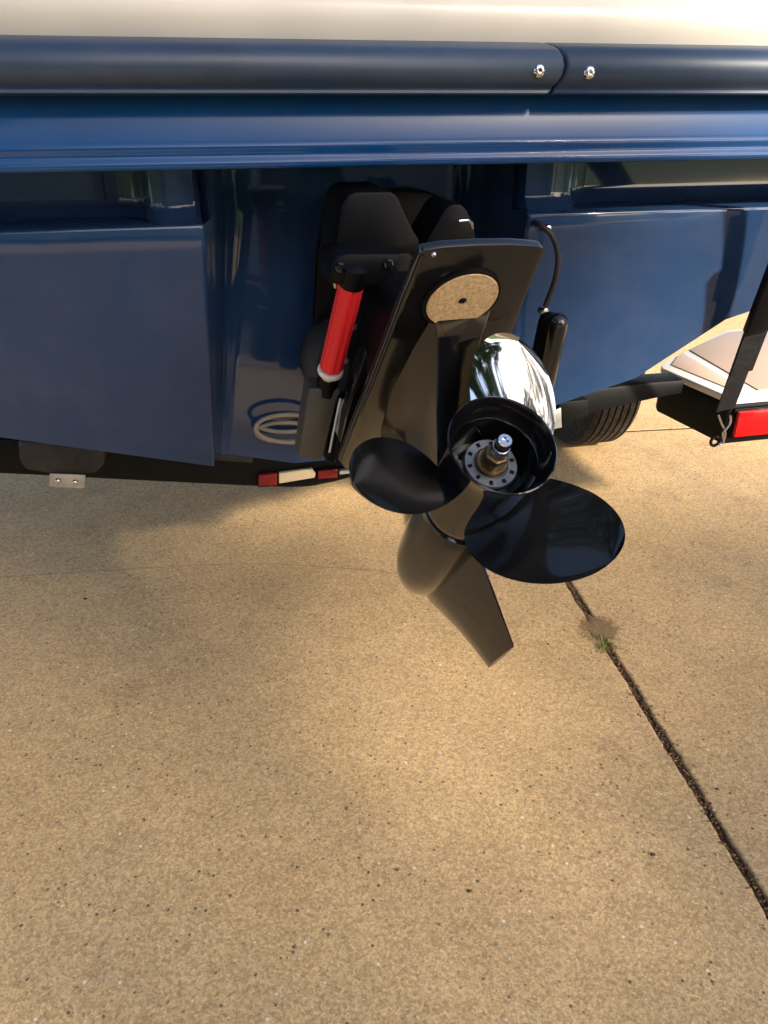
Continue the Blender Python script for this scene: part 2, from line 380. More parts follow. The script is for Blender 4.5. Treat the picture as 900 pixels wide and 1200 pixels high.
for k, (px, py, s_) in enumerate(((465, 1020, .0048), (550, 1045, .0055), (765, 1002, .006), (447, 836, .0035), (100, 702, .006), (642, 755, .004), (840, 925, .005))):
    c = atz(px, py); rr = [[c+Vector((math.cos(a)*s_*f_*(1+.3*noise.noise(Vector((a, k, 0)))), math.sin(a)*s_*f_*.7, h_*s_)) for a in [j*math.pi/4 for j in range(8)]] for f_, h_ in ((.8, 0), (1, .3), (.75, .62), (.3, .75))]
    o = MB().loft(rr).build('stone_chip', 'soil' if k % 3 else 'debris', smooth=50); tag(o, ('tiny dark stone chip low in the middle of the driveway foreground', 'dark stone chip nearest the bottom edge of the picture', 'brownish stone chip left of the lower driveway joint', 'tiny stone chip inside the bright patch below the skeg',
        'dark stone chip at the far left below the trailer bracket', 'small stone chip between the skeg tip and the grass weed', 'stone chip on the slab right of the driveway joint')[k], 'stone', 'stone chips on the driveway')
# ================================================================== BOAT
A0 = .22                                        # keel line, across
boat = empty('boat', frame(W(A0, 1.5, .673), BA, BB, ZV), 'blue motorboat stern with cream gunwale and dark rub rail', 'boat')
AL, AR = -.95, 1.60
def prof_world(prof, aa): return [[W(a, b, z) for b, z in prof] for a in aa]
def row(py, d): q = LB(atb(450, py, d)); return (q[1], q[2])
# gunwale
gp = [row(52, 1.30), row(30, 1.297), row(8, 1.296), row(0, 1.300), (1.32, 1.545), (1.36, 1.565), (1.55, 1.575), (1.55, 1.42), (1.30+.02, 1.42)]
MB().loft(prof_world(gp, [AL, AR])).build('gunwale', 'gelcoat_cream', boat, smooth=50)
# rub rail: two lengths that meet in a curved seam
rp = [row(y, d) for y, d in ((47, 1.302), (48.5, 1.278), (51, 1.262), (56, 1.249), (64, 1.240), (75, 1.236), (87, 1.237), (96, 1.242), (101, 1.249), (103.5, 1.250), (105.5, 1.245), (109, 1.244), (111, 1.249), (112, 1.302))]
sa = LB(atb(660, 85, 1.237))[0]
def seam(z, side): 
    c = rp[5][1]; return sa + side*.0022 - .012*((z-c)/.03)**2*(1 if True else 0) + .004
def rail_len(a0, a1, end):
    rings = []
    if end > 0: aas = [a0, (a0+a1)/2]
    else: aas = [(a0+a1)/2, a1]
    for a in aas: rings.append([W(a, b, z) for b, z in rp])
    s_ring = [W(seam(z, -1 if end > 0 else 1), b, z) for b, z in rp]
    s_in = [W(seam(z, -1 if end > 0 else 1)-.004*(1 if end > 0 else -1), b-.0006, z) for b, z in rp]
    s_end = [W(seam(z, -1 if end > 0 else 1), b+.003, z) for b, z in rp]
    rings = rings + [s_in, s_end] if end > 0 else [s_end, s_in] + rings
    return MB().loft(rings).build('rub_rail', 'rail_vinyl', boat, smooth=45)
rl = rail_len(AL, sa, 1); rr_ = rail_len(sa, AR, -1)
MB().box(W(sa-.02, 1.262, rp[0][1]-.07), BA*.04, BB*.03, ZV*.062).build('rail_backing', 'black_rubber', boat)
for (px, py, par) in ((632, 83, rl), (691, 85, rr_)):
    c = atb(px, py, 1.236); m_ = MB(); m_.lathe(c+BB*.003, -BB, [(0, .0098), (.003, .0098), (.0055, .0075), (.0068, .004), (.0062, .0026), (.003, .0024), (.003, 0.0001)], 24, False, True)
    sc = m_.build('screw', 'polished_steel', par, smooth=50)
# beam under the rail, with its double moulding
bp = [row(y, d) for y, d in ((108, 1.294), (140, 1.282), (162, 1.272), (164, 1.2705), (167, 1.2685), (170, 1.2675), (173, 1.268), (176, 1.2695), (179, 1.2700), (182, 1.2690), (185, 1.2668), (188, 1.2655), (191, 1.2655), (193.5, 1.267), (195, 1.271))]
zb = bp[-1][1]
bp += [(1.30, zb+.004), (1.70, zb+.010), (1.70, 1.42), (1.30, 1.42)]
MB().loft(prof_world(bp, [AL, AR])).build('transom_beam', 'gelcoat_gloss', boat, smooth=50)
# lower transom: side panels, drive bay, step
ZS = 1.213; KR = math.tan(R_(12)); aL, aR = .013, .578
def arc(c, r, a0, a1, n): return [(c[0]+r*math.cos(R_(a0+(a1-a0)*i/n)), c[1]+r*math.sin(R_(a0+(a1-a0)*i/n))) for i in range(n+1)]
def path(dp, db, da, rc, rb, inx):
    """horizontal section of the transom, left to right: (across, forward)"""
    l, r = aL+da, aR-da*.2
    p = [(AL, dp), (-.60, dp), (-.465, dp), (AL*.25, dp)]
    p += arc((l-rc, dp+rc), rc, -90, 0, 6)
    p += [(l+inx*.3, dp+rc+(db-dp-rc)*.25)]
    p += [(x, y) for x, y in reversed(arc((l+inx+rb, db-rb), rb, 90, 180, 8))]
    for t_ in (.25, .5, .75): p.append((l+inx+rb+(r-l-2*inx-2*rb)*t_, db))
    p += [(x, y) for x, y in reversed(arc((r-inx-rb, db-rb), rb, 0, 90, 8))]
    p += [(r-inx*.3, dp+rc+(db-dp-rc)*.25)]
    p += [(x, y) for x, y in (arc((r+rc, dp+rc), rc, 180, 270, 6))]
    p += [(.75, dp), (.905, dp), (1.10, dp), (AR, dp)]
    return p
top = path(1.36, 1.56, 0, .008, .06, .035); bot = path(1.46, 1.535, -.03, .006, .022, .012)
def zbot(a): return .673 + .262*abs(a-A0) + .34*min(.2, max(0, abs(a-A0)-.685))
lev = []
for i in range(13):
    t_ = i/12; ring = []
    for (pa, pb), (qa, qb) in zip(top, bot):
        a = pa+(qa-pa)*t_; b = pb+(qb-pb)*t_; z = ZS-.006 + (zbot(a)-ZS+.006)*t_
        if i == 0: pass
        ring.append(W(a, b, z))
    lev.append(ring)
rim = [W(pa, pb+.006 if pb < 1.365 else pb, ZS) for pa, pb in top]
rim0 = [W(pa, pb+(.0018 if pb < 1.365 else 0), ZS-.0018) for pa, pb in top]
up0 = list(top); nU = len(top)
lp_ = [(AL, 1.5), (-.60, 1.5), (-.185, 1.5), (-.130, 1.497), (-.100, 1.483), (-.084, 1.455), (-.077, 1.428), (-.062, 1.409), (-.036, 1.402), (aL-.012, 1.412), (aL, 1.44)]
rp_ = [(aR, 1.44), (aR+.012, 1.412), (aR+.045, 1.402), (aR+.075, 1.404), (aR+.100, 1.411), (aR+.113, 1.430), (aR+.119, 1.455), (aR+.136, 1.483), (aR+.170, 1.497), (1.10, 1.5), (AR, 1.5)]
up0[:11] = lp_; up0[nU-11:] = rp_
fil = []
for i in range(9):
    an = R_(i*90/8); ring = []
    for q, (ua, ub) in enumerate(up0):
        edge = q < 10 or q > nU-11
        rad = .030 if edge else 0.0
        ring.append(W(ua, ub-rad+rad*math.sin(an), ZS+.0005+(rad if edge else .03)*(1-math.cos(an))))
    fil.append(ring)
topring = [W(a, b, 1.31) for a, b in up0]
fw = [W(a, 3.2, zbot(a)+.02) for a, b in bot]
skin = list(reversed(lev)) + [rim0, rim] + fil + [topring]
MB().loft([fw]+skin, False).build('transom', 'gelcoat_blue', boat, smooth=40)
# hull body forward of the transom
st = [(1.47, 1.0), (3.0, 1.0), (4.6, .93), (5.8, .62), (6.7, .06)]
rings = []
for b, w_ in st:
    hw = (AR-AL)/2; ac = (AR+AL)/2; rise = max(0, b-3.5)*.09
    rings.append([W(ac-hw*w_, b, 1.42), W(ac-hw*w_, b, 1.22), W(A0-.90*w_, b, 1.0+rise), W(A0-.685*w_, b, .872+rise), W(A0, b, .70+rise*1.6), W(A0+.685*w_, b, .872+rise), W(A0+.90*w_, b, 1.0+rise), W(ac+hw*w_, b, 1.22), W(ac+hw*w_, b, 1.42)])
MB().loft([[q+BB*.26 for q in rings[0]]]+rings[1:], False).build('hull_side', 'gelcoat_blue', boat, smooth=30)
MB().loft([[r[0]+ZV*.0, r[0]+ZV*.155, r[-1]+ZV*.155, r[-1]] for r in [[q+BB*.09 for q in rings[0]]]+rings[1:]], False).build('deck', 'gelcoat_cream', boat, smooth=30)

# cable that comes out of the drive bay on the right, with its clips
cb = curve([atb(585, 255, 1.5), atb(612, 259, 1.42), atb(630, 262, 1.345), atb(646, 275, 1.325), atb(654, 300, 1.325), atb(650, 330, 1.335), atb(639, 360, 1.345), atb(632, 392, 1.36), atb(628, 440, 1.39)], 8)
cable = MB().tube(cb, .0052, 10).build('control_cable', 'black_rubber'); tag(cable, 'thin black cable looping out of the drive bay down the right hull panel', 'cable')
for px, py in ((637, 267), (634, 363)):
    c = atb(px, py, 1.343); m_ = MB().lathe(c, (-BB+BA*.2), [(0, .008), (.012, .008), (.016, .006), (.017, .0001)], 14, True, True)
    m_.build('clip', 'steel', cable)
# coiled hose on the wall of the bay
m_ = MB(); pts = []
cx, cy = 338, 501
for i in range(75):
    t_ = i/74*2*math.pi*2.35+.5; k = 1-.12*i/74
    pts.append(atb(cx+38*k*math.cos(t_)-6*i/74, cy+17*k*math.sin(t_)*(.8)+7*math.sin(i/74*5), 1.50+.012*math.sin(t_*.5)))
coil = MB().tube(pts, .0046, 10).build('hose_coil', 'grey_hose'); tag(coil, 'coiled grey-beige hose lying at the foot of the drive bay', 'hose')

# ================================================================== STERNDRIVE
sd = empty('sterndrive', frame(HUB, DR, DF, DU), 'black sterndrive tilted up, propeller pointing at the viewer', 'sterndrive')
# --- propeller
def sub_empty(name, parent):
    o = bpy.data.objects.new(name, None); scene.collection.objects.link(o); o.parent = parent; o.empty_display_size = .05; return o
prop = sub_empty('propeller', sd)
MB().lathe(HUB, DF, [(.165, .042), (.164, .0535), (.160, .0555), (.150, .0562), (.06, .0575), (.03, .0595), (.012, .0635), (.002, .0675), (-.0015, .0680), (-.0025, .0665), (.0, .0650), (.014, .0610), (.028, .0575), (.030, .0555), (.036, .0553), (.085, .053), (.085, .001)], 72).build('hub', 'black_paint', prop, smooth=35)
MB().lathe(HUB, DF, [(.0525, .0345), (.046, .0350), (.0445, .0335), (.0445, .0225), (.0455, .0215), (.0455, .001)], 56).build('thrust_washer', 'worn_steel', prop, smooth=35)
for k in range(10):
    a = 2*math.pi*k/10; d = DR*math.cos(a)+DU*math.sin(a); s_ = DF.cross(d)
    MB().box(HUB+DF*.0435+d*.0255-s_*.0022, d*.0055, s_*.0044, DF*.0016).build('tab_slot', 'black_satin', prop, smooth=0)
MB().lathe(HUB, DF, [(.046, .0205), (.040, .0205), (.0385, .019), (.0385, .0145)], 40).build('tab_washer', 'brass_grease', prop)
m_ = MB(); n_ = 6; rr = []
for y in (.040, .022, .020):
    rr.append([DW((.0165 if y > .021 else .0145)*math.cos(R_(60*j+10)), y, (.0165 if y > .021 else .0145)*math.sin(R_(60*j+10))) for j in range(6)])
m_.loft(rr).build('nut', 'brass_grease', prop, bevel=.001)
m_ = MB(); rr = []
for y in (.024, .004): rr.append([DW((.0115 if j % 2 else .0100)*math.cos(2*math.pi*j/40), y, (.0115 if j % 2 else .0100)*math.sin(2*math.pi*j/40)) for j in range(40)])
m_.loft(rr).build('splined_shaft', 'steel', prop, smooth=0)
MB().lathe(HUB, DF, [(.006, .0098), (-.008, .0098), (-.0105, .0082), (-.0105, .0042), (-.007, .0036), (-.007, .0001)], 36).build('shaft_end', 'polished_steel', prop, smooth=35)
def blade(phi0, mat, label, hand=1, RT_=.186, P_=.37, yc=.090):
    m_ = MB(); rings = []; NR, NS = 22, 22; r0 = .050
    for i in range(NR+1):
        u = (i/NR); u = 1-(1-u)**1.7 if u < 1 else 1; r = r0 + (RT_-r0)*u
        rm = .118
        if r > rm: c = .083*math.sqrt(max(0, 1-((r-rm)/(RT_-rm))**2)) + .0004
        else: c = .060 + .023*math.sin((r-r0)/(rm-r0)*math.pi/2)
        pa = math.atan(P_/(2*math.pi*r)); half = c*math.cos(pa)/r
        skew = R_(14)*((r-r0)/(RT_-r0))**1.6 * -hand
        tk = .0095*(1-u)+.0022
        ring = []
        for side in (1, -1):
            for j in range(NS+1 if side > 0 else NS-1):
                s_ = -1+2*j/NS if side > 0 else 1-2*(j+1)/NS
                ph = half*s_ + skew
                x = r*math.sin(phi0+ph); z = r*math.cos(phi0+ph)
                y = yc + hand*P_/(2*math.pi)*ph*.92 - math.tan(R_(14))*(r-r0) - .022*((r-r0)/(RT_-r0))**2
                y += -hand*0 - .003*max(0, -s_*hand)**3 + .006*(1-s_*s_)*((r-r0)/(RT_-r0))
                th = tk*(1-abs(s_)**2.2)*.5+.0007
                ring.append(DW(x, y-side*th, z))
        rings.append(ring)
    m_.loft(rings); o = m_.build('blade', mat, prop, smooth=60)
    if label: o['label'] = label
    return o
blade(R_(42), 'polished_steel', 'upper blade, mirror-polished face')
blade(R_(163), 'black_paint', 'right blade, glossy black')
blade(R_(280), 'black_paint', 'left blade, glossy black')
# --- lower gearcase: bullet, skeg, leg, plate
N_ = 48; rings = []
for y, r, dz in ((.150, .040, 0), (.170, .042, 0), (.171, .0565, 0), (.174, .0585, 0), (.19, .0605, 0), (.23, .0625, 0), (.28, .0625, 0), (.33, .060, .001), (.37, .055, .002), (.405, .047, .003), (.43, .038, .004), (.448, .027, .005), (.458, .015, .006), (.462, .004, .006)):
    rings.append([DW(r*.94*math.cos(2*math.pi*j/N_), y, dz+r*math.sin(2*math.pi*j/N_)) for j in range(N_)])
MB().loft(rings).build('gearcase_bullet', 'black_paint', sd, smooth=60)
m_ = MB(); rings = []
for t_, yr_, yf_, z in ((0, .172, .43, -.030), (.08, .172, .415, -.052), (.25, .166, .375, -.085), (.5, .160, .325, -.130), (.75, .156, .287, -.170), (.97, .152, .257, -.2045), (1, .154, .255, -.2065)):
    L_ = yf_-yr_; hw = .0085*(1-t_)+.0036; ring = []
    for s_ in (0, .06, .2, .45, .75, .95): ring.append((yr_+L_*s_, hw*min(1, .18+2.2*s_, .1+1.9*(1-s_)**.6)))
    rings.append([DW(w_, y, z) for y, w_ in ring] + [DW(0, yf_, z)] + [DW(-w_, y, z) for y, w_ in reversed(ring)])
m_.loft(rings).build('skeg', 'black_paint', sd, smooth=45)
ZP = .185
m_ = MB(); rings = []
for z, yr_, yf_, hw in ((.03, .174, .42, .042), (.06, .152, .41, .040), (.09, .125, .405, .039), (.12, .092, .40, .039), (.145, .056, .40, .041), (.165, .018, .41, .047), (ZP-.004, -.018, .42, .058), (ZP+.002, -.022, .42, .062)):
    ring = []
    for s_, w_ in ((0, .58), (.006, .63), (.02, .65), (.15, .82), (.38, 1), (.6, .95), (.82, .62), (.95, .25)): ring.append((yr_+(yf_-yr_)*s_, hw*w_))
    rings.append([DW(w_, y, z) for y, w_ in ring] + [DW(0, yf_, z)] + [DW(-w_, y, z) for y, w_ in reversed(ring)])
m_.loft(rings).build('leg', 'black_paint', sd, smooth=40)
pl = [atd(px, py, 2, ZP) for px, py in ((495, 294), (520, 290), (560, 287.5), (600, 287), (632, 289), (638, 292), (638, 297), (620, 340), (601, 388))]
pl2 = [(.098, .09), (.103, .20), (.092, .30), (.055, .385), (.0, .42), (-.055, .405), (-.098, .36)]
lf = [atd(px, py, 2, ZP) for px, py in ((397, 540), (440, 430), (470, 350), (491, 299))]
poly = [DW(q.x, q.y, ZP) for q in pl] + [DW(x, y, ZP) for x, y in pl2] + [DW(q.x, q.y, ZP) for q in lf]
MB().prism(poly, DU*.012).build('cavitation_plate', 'black_paint', sd, bevel=.003)
MB().tube([DW(q.x+.004, q.y, ZP-.001) for q in lf], .0028, 8).build('plate_lip', 'black_paint', sd)
for px, py in ((508, 298),):
    q = atd(px, py, 2, ZP); MB().lathe(DW(q.x, q.y, ZP), -DU, [(0, .0034), (.0018, .0032), (.003, .002), (.003, .0001)], 16).build('plate_screw', 'steel', sd)
ac = atd(541, 350, 2, ZP-.002)
an = MB().lathe(DW(ac.x, ac.y, ZP+.002), -DU, [(0, .0465), (.0065, .0465), (.0082, .0450), (.0082, .0060), (.005, .0052), (.005, .0001)], 64)
ao = an.build('anode', 'anode_metal', sd, smooth=35); ao['label'] = 'round pitted gold-grey anode'
MB().lathe(DW(ac.x, ac.y, ZP-.004), -DU, [(0, .0045), (.0015, .0045), (.003, .003), (.003, .0001)], 20).build('anode_bolt', 'black_satin', ao)
MB().lathe(DW(ac.x, ac.y, ZP+.001), -DU, [(0, .0505), (.005, .0505), (.0062, .049), (.0062, .046)], 64).build('anode_seat', 'black_satin', sd, smooth=35)
for px, py in ((528, 383), (539, 412)):
    q = atd(px, py, 1, .13); MB().lathe(DW(q.x, q.y+.02, q.z), -DF, [(0, .003), (.022, .003), (.022, .0001)], 12).build('drain_screw', 'black_satin', sd)
# --- upper housing above the plate
m_ = MB(); rings = []
for z, y0, y1, hw in ((ZP+.010, .04, .40, .060), (.25, .06, .38, .062), (.30, .09, .37, .065), (.36, .12, .36, .068), (.40, .14, .34, .064), (.43, .17, .30, .05), (.44, .20, .27, .03)):
    cy_ = (y0+y1)/2; hy = (y1-y0)/2
    rings.append([DW(hw*math.copysign(abs(math.cos(a))**.55, math.cos(a)), cy_+hy*math.copysign(abs(math.sin(a))**.55, math.sin(a)), z) for a in [2*math.pi*j/40 for j in range(40)]])
m_.loft(rings).build('upper_housing', 'black_satin', sd, smooth=45)
# --- gimbal housing on the transom, swivel shoulders
def pix_prism(pts, d, th, name, mat, parent, bevel=.004, k=0, z0=0):
    return MB().prism([atb(x, y, d, k, z0) for x, y in pts], BB*th).build(name, mat, parent, bevel=bevel)
pix_prism([(q.x, q.y) for q in curve([(372, 300, 0), (382, 248, 0), (410, 226, 0), (460, 222, 0), (505, 226, 0), (540, 250, 0), (560, 300, 0), (580, 400, 0), (570, 500, 0), (540, 540, 0), (430, 545, 0), (384, 520, 0), (372, 440, 0), (368, 370, 0)], 5)], 1.515, .03, 'transom_plate', 'black_satin', sd, .008)
pix_prism([(392, 302), (400, 240), (408, 228), (418, 224.5), (458, 224), (466, 229), (486, 272), (492, 280), (492, 300)], 1.24, .16, 'shoulder_bracket', 'black_satin', sd, .006)
pix_prism([(494, 300), (500, 282), (522, 244), (530, 239), (541, 239), (548, 246), (556, 264), (562, 300)], 1.26, .12, 'shoulder_bracket', 'black_satin', sd, .006)
pix_prism([(384, 330), (388, 303), (400, 297), (480, 296), (486, 302), (450, 420), (400, 540), (388, 540), (420, 400), (430, 345), (392, 338)], 1.20, .10, 'swivel_housing', 'black_satin', sd, .006)
pix_prism([(444, 356), (450, 349), (461, 348), (463, 356), (420, 492), (408, 520), (398, 520), (404, 488)], 1.13, .05, 'gimbal_arm', 'black_paint', sd, .004)
for px, py in ((415, 383), (405, 422)):
    MB().lathe(atb(px, py, 1.17 if px > 390 else 1.40), -BB, [(0, .006), (.004, .006), (.006, .004), (.0062, .0001)], 6, False, True).build('bolt', 'worn_steel', sd, smooth=0)
MB().tube([atb(538, 259, 1.23), atb(548, 258, 1.23), atb(553, 261, 1.235), atb(554, 268, 1.24)], .0022, 8).build('wire_clip', 'steel', sd)
m_ = MB(); c0 = atb(400, 420, 1.50); c1 = atb(430, 430, 1.22); rr = []; ax = (c1-c0).normalized(); x_ = ax.orthogonal().normalized(); y_ = ax.cross(x_)
pr = []
for i in range(29): pr.append((i/28*(c1-c0).length, .075 + .010*math.cos(i*math.pi/2)))
MB().lathe(c0, ax, pr, 36, True, True).build('bellows', 'black_rubber', sd, smooth=60)
# --- left trim ram: red locking sleeve on the rod, black cylinder end with a reflection in its colour
p0 = atb(388, 431, 1.17); p1 = atb(412, 332, 1.10); ax = (p1-p0).normalized(); L_ = (p1-p0).length
x_ = (BA - ax*BA.dot(ax)).normalized(); y_ = ax.cross(x_)
rr = []
for h in (0, .002, L_-.002, L_):
    r_ = .0185 if 0 < h < L_ else .0172
    rr.append([p0+ax*h + (x_*math.cos(2*math.pi*j/48)+y_*math.sin(2*math.pi*j/48))*(r_*(1 if (j//3) % 2 else .93)) for j in range(48)])
rs = MB().loft(rr).build('ram_lock', 'red_plastic', sd, smooth=25); rs['label'] = 'bright red sleeve on the trim ram'
MB().lathe(p0-ax*.010, ax, [(0, .014), (0, .0200), (.002, .0208), (.006, .0208), (.008, .0198), (.008, .010)], 40).build('ram_collar', 'white_plastic', sd, smooth=40)
MB().tube([p0-ax*.02, p1+ax*.005], .0125, 20).build('ram_rod', 'steel', sd)
MB().lathe(p1-ax*.002, ax, [(0, .0185), (.01, .0185), (.03, .017), (.035, .0001)], 32, True).build('ram_end', 'black_satin', sd)
pix_prism([(389, 334), (387, 312), (394, 300), (408, 297), (470, 297), (468, 318), (446, 334), (432, 336), (420, 333), (404, 334)], 1.085, .09, 'ram_anchor', 'black_satin', sd, .006)
for px, py in ((398, 313), (455, 309)):
    MB().lathe(atb(px, py, 1.085), -BB, [(0, .0075), (.004, .0075), (.006, .005), (.0062, .0001)], 6, False, True).build('bolt', 'black_paint', sd, smooth=0)
MB().tube([atb(388, 306, 1.11), atb(391, 320, 1.11), atb(394, 336, 1.12)], [.004, .005, .004], 10).build('grease_fitting', 'steel', sd)
q0 = atb(386, 440, 1.20); q1 = atb(381, 462, 1.205); MB().tube([q0, q1], .017, 24).build('ram_gland', 'black_satin', sd)
pix_prism([(362, 455), (401, 456), (395, 470), (378, 540), (350, 537)], 1.19, .06, 'ram_cylinder', 'reflect_grey', sd, .005)
pix_prism([(398, 458), (406, 462), (404, 480), (393, 545), (381, 541)], 1.205, .05, 'ram_side', 'black_satin', sd, .004)
MB().tube([atb(399, 467, 1.18), atb(394, 490, 1.18), atb(389, 515, 1.185), atb(386, 530, 1.19)], .0018, 8).build('ram_hose', 'white_plastic', sd)
# --- right trim ram
r0 = atb(654, 376, 1.16); r1 = atb(634, 470, 1.22); ax = (r1-r0).normalized()
MB().lathe(r0-ax*.012, ax, [(0, .0002), (.0015, .008), (.005, .0135), (.011, .0165), (.018, .0172), ((r1-r0).length, .0172), ((r1-r0).length+.01, .012)], 36, False, True).build('ram_cylinder', 'black_paint', sd, smooth=50)
r0b = atb(644, 375, 1.185); r1b = atb(624, 465, 1.245); ax = (r1b-r0b).normalized()
MB().lathe(r0b-ax*.012, ax, [(0, .0002), (.0015, .009), (.006, .015), (.014, .018), ((r1b-r0b).length, .018)], 30, False, True).build('ram_body', 'black_satin', sd, smooth=50)

# ================================================================== TRAILER
tr = empty('boat_trailer', frame(W(A0, 2.9, 0), BA, BB, ZV), 'black boat trailer carrying the blue boat', 'trailer')
bx = 1.66
cm = [(-420, 530), (-200, 548), (0, 556), (100, 561), (200, 566), (340, 572), (385, 567), (420, 558), (560, 520), (670, 491), (762, 469), (800, 462)]
cmp_ = curve([atb(x, y, bx) for x, y in cm], 6)
m_ = MB(); rr = []
for q in cmp_:
    hh = .085 - .045*min(1, max(0, (LB(q)[0]-.75)/.4)); rr.append([q, q+ZV*hh, q+ZV*hh+BB*.07, q+BB*.07])
m_.loft(rr).build('cross_member', 'trailer_black', tr, bevel=.008)
pix_prism([(20, 516), (125, 524), (122, 545), (112, 557), (60, 557), (28, 552), (22, 540)], 1.57, .08, 'bunk_end', 'black_rubber', tr, .012)
br = pix_prism([(58, 555), (100, 557), (99, 572.5), (58, 570.5)], 1.565, .004, 'bracket', 'galvanised', tr, .001)
for px, py in ((68, 563.5), (88, 565)):
    c = atb(px, py, 1.565); MB().lathe(c, -BB, [(0, .0068), (.003, .0065), (.0055, .004), (.006, .0001)], 16).build('bolt', 'steel', br)
pix_prism([(255, 527), (296, 533), (296, 543), (256, 540)], 1.545, .06, 'rubber_pad', 'black_rubber', tr, .003)
pix_prism([(255, 522.5), (283, 527), (283, 529), (255, 527)], 1.55, .03, 'pad_plate', 'white_plastic', tr, .0005)
# marker light bar
lb = pix_prism([(301, 556), (398, 548), (412, 548), (412, 557), (396, 562), (340, 570), (302, 571)], bx-.006, .012, 'light_bar', 'black_satin', tr, .002)
for pts, mt, nm in ((((303, 557), (325, 555), (325, 569), (303, 570)), 'red_lens_dark', 'lens'), (((327, 555), (366, 549.5), (370, 555), (369, 560), (327, 567)), 'lens_clear', 'nameplate'), (((373, 552), (396, 550), (396, 560), (373, 561.5)), 'red_lens_dark', 'lens'), (((398, 552), (411, 551), (411, 555), (398, 556.5)), 'white_plastic', 'clip')):
    pix_prism(pts, bx-.017, .014, nm, mt, lb, .002)
# bracket by the tyre
pix_prism([(643, 484), (657.5, 478), (658.5, 501), (643.5, 504)], 1.60, .004, 'bracket', 'galvanised', tr, .0008)
pix_prism([(655, 472), (690, 468), (690, 487), (680, 491), (656, 492)], 1.63, .03, 'hanger', 'trailer_black', tr, .003)
# fender with step
fd = 1.55
fc = atb(858, 466, fd); zf = fc.z
def FZ(px, py, dz=0): q = atz(px, py, zf); return q+ZV*dz
outl = [(858, 466), (776, 431), (775, 428), (779, 424), (800, 413), (850, 387), (897, 382)]
topo = [FZ(x, y) for x, y in outl]
ta = topo[0]
far = topo[-1] + BA*.30
near = W(LB(far)[0], LB(ta)[1], zf)
step_poly = topo + [far, near]
fen = MB().prism([q-ZV*.020 for q in step_poly], ZV*.020).build('fender_step', 'step_white', tr, bevel=.005)
# pads on the step, divided by seams
s0 = FZ(801, 410.5); s1 = FZ(868, 455); s2 = s1 + (s1-s0)*.3
def shrink(poly, d):
    c = sum(poly, Vector())/len(poly); return [q+(c-q).normalized()*d for q in poly]
padA = [FZ(860, 459), FZ(784, 428), FZ(797, 413), FZ(864, 452)]
padB = [FZ(805, 411), FZ(850, 390), FZ(897, 385), W(LB(FZ(897, 385))[0]+.28, LB(FZ(897, 385))[1], zf), W(LB(FZ(897, 385))[0]+.28, LB(ta)[1]+.03, zf), FZ(888, 459)]
for pd in (padA, padB):
    MB().prism([q+ZV*.0005 for q in shrink(pd, .006)], ZV*.003).build('step_pad', 'step_pad', fen, bevel=.0015)
body_pts = [q-ZV*.021 for q in shrink(step_poly, .006)]
dropz = fc.z - atb(845, 522, fd).z
mb = MB(); mb.prism([q-ZV*(dropz-.02) for q in body_pts], ZV*(dropz-.02)); mb.build('fender_body', 'trailer_black', tr, bevel=.008)
# tail light on the rear face
l0 = W(LB(ta)[0]+.014, LB(ta)[1]-.006, zf-.030)
tl = MB().box(l0+BB*.002, BA*.36, BB*.02, -ZV*(dropz*.56+.006)).build('tail_light', 'black_satin', tr, bevel=.003)
MB().box(l0+BA*.004-ZV*.004-BB*.012, BA*.35, BB*.014, -ZV*(dropz*.56-.004)).build('lens', 'red_lens', tl, bevel=.004)
# hook eye at the lower corner of the fender
ec = atb(838, 517, fd-.01); MB().tube([ec + (BA*math.cos(a)+ZV*math.sin(a))*.012 for a in [i*math.pi/8 for i in range(17)]], .004, 8).build('tie_eye', 'trailer_black', tr)
# wheel
wb = atz(688, 523); wl = LB(wb); wheel = sub_empty('wheel', tr)
wcx = wl[0]; RW = .33; wcen = W(wcx, wl[1]+.10, RW)
prof = []
hw = .105
for x, r in ((-hw, .19), (-hw-.008, .22), (-hw-.010, .27), (-hw+.004, .315), (-hw+.018, .326)): prof.append((x, r))
gro = [-.075, -.045, -.015, .015, .045, .075]
for g in gro:
    prof += [(g-.0045, RW), (g-.0035, RW-.009), (g+.0035, RW-.009), (g+.0045, RW)]
prof += [(hw-.018, .326), (hw-.004, .315), (hw+.010, .27), (hw+.008, .22), (hw, .19)]
MB().lathe(wcen, BA, prof, 96, False, False).build('tyre', 'tyre_rubber', wheel, smooth=30)
MB().lathe(wcen, BA, [(-hw+.01, .195), (-.03, .18), (-.03, .10), (-.02, .06), (-.02, .001)], 48).build('rim', 'galvanised', wheel)
MB().lathe(wcen, BA, [(hw-.01, .195), (.03, .18), (.03, .10), (.06, .06), (.06, .001)], 48).build('rim', 'galvanised', wheel)
MB().tube([wcen, wcen - BA*1.6], .03, 14).build('axle', 'trailer_black', tr)
# frame rails running forward
for a in (-.35, .80): MB().box(W(a, 2.6, .42), BA*.06, BB*4.0, ZV*.10).build('frame_rail', 'trailer_black', tr, bevel=.006)

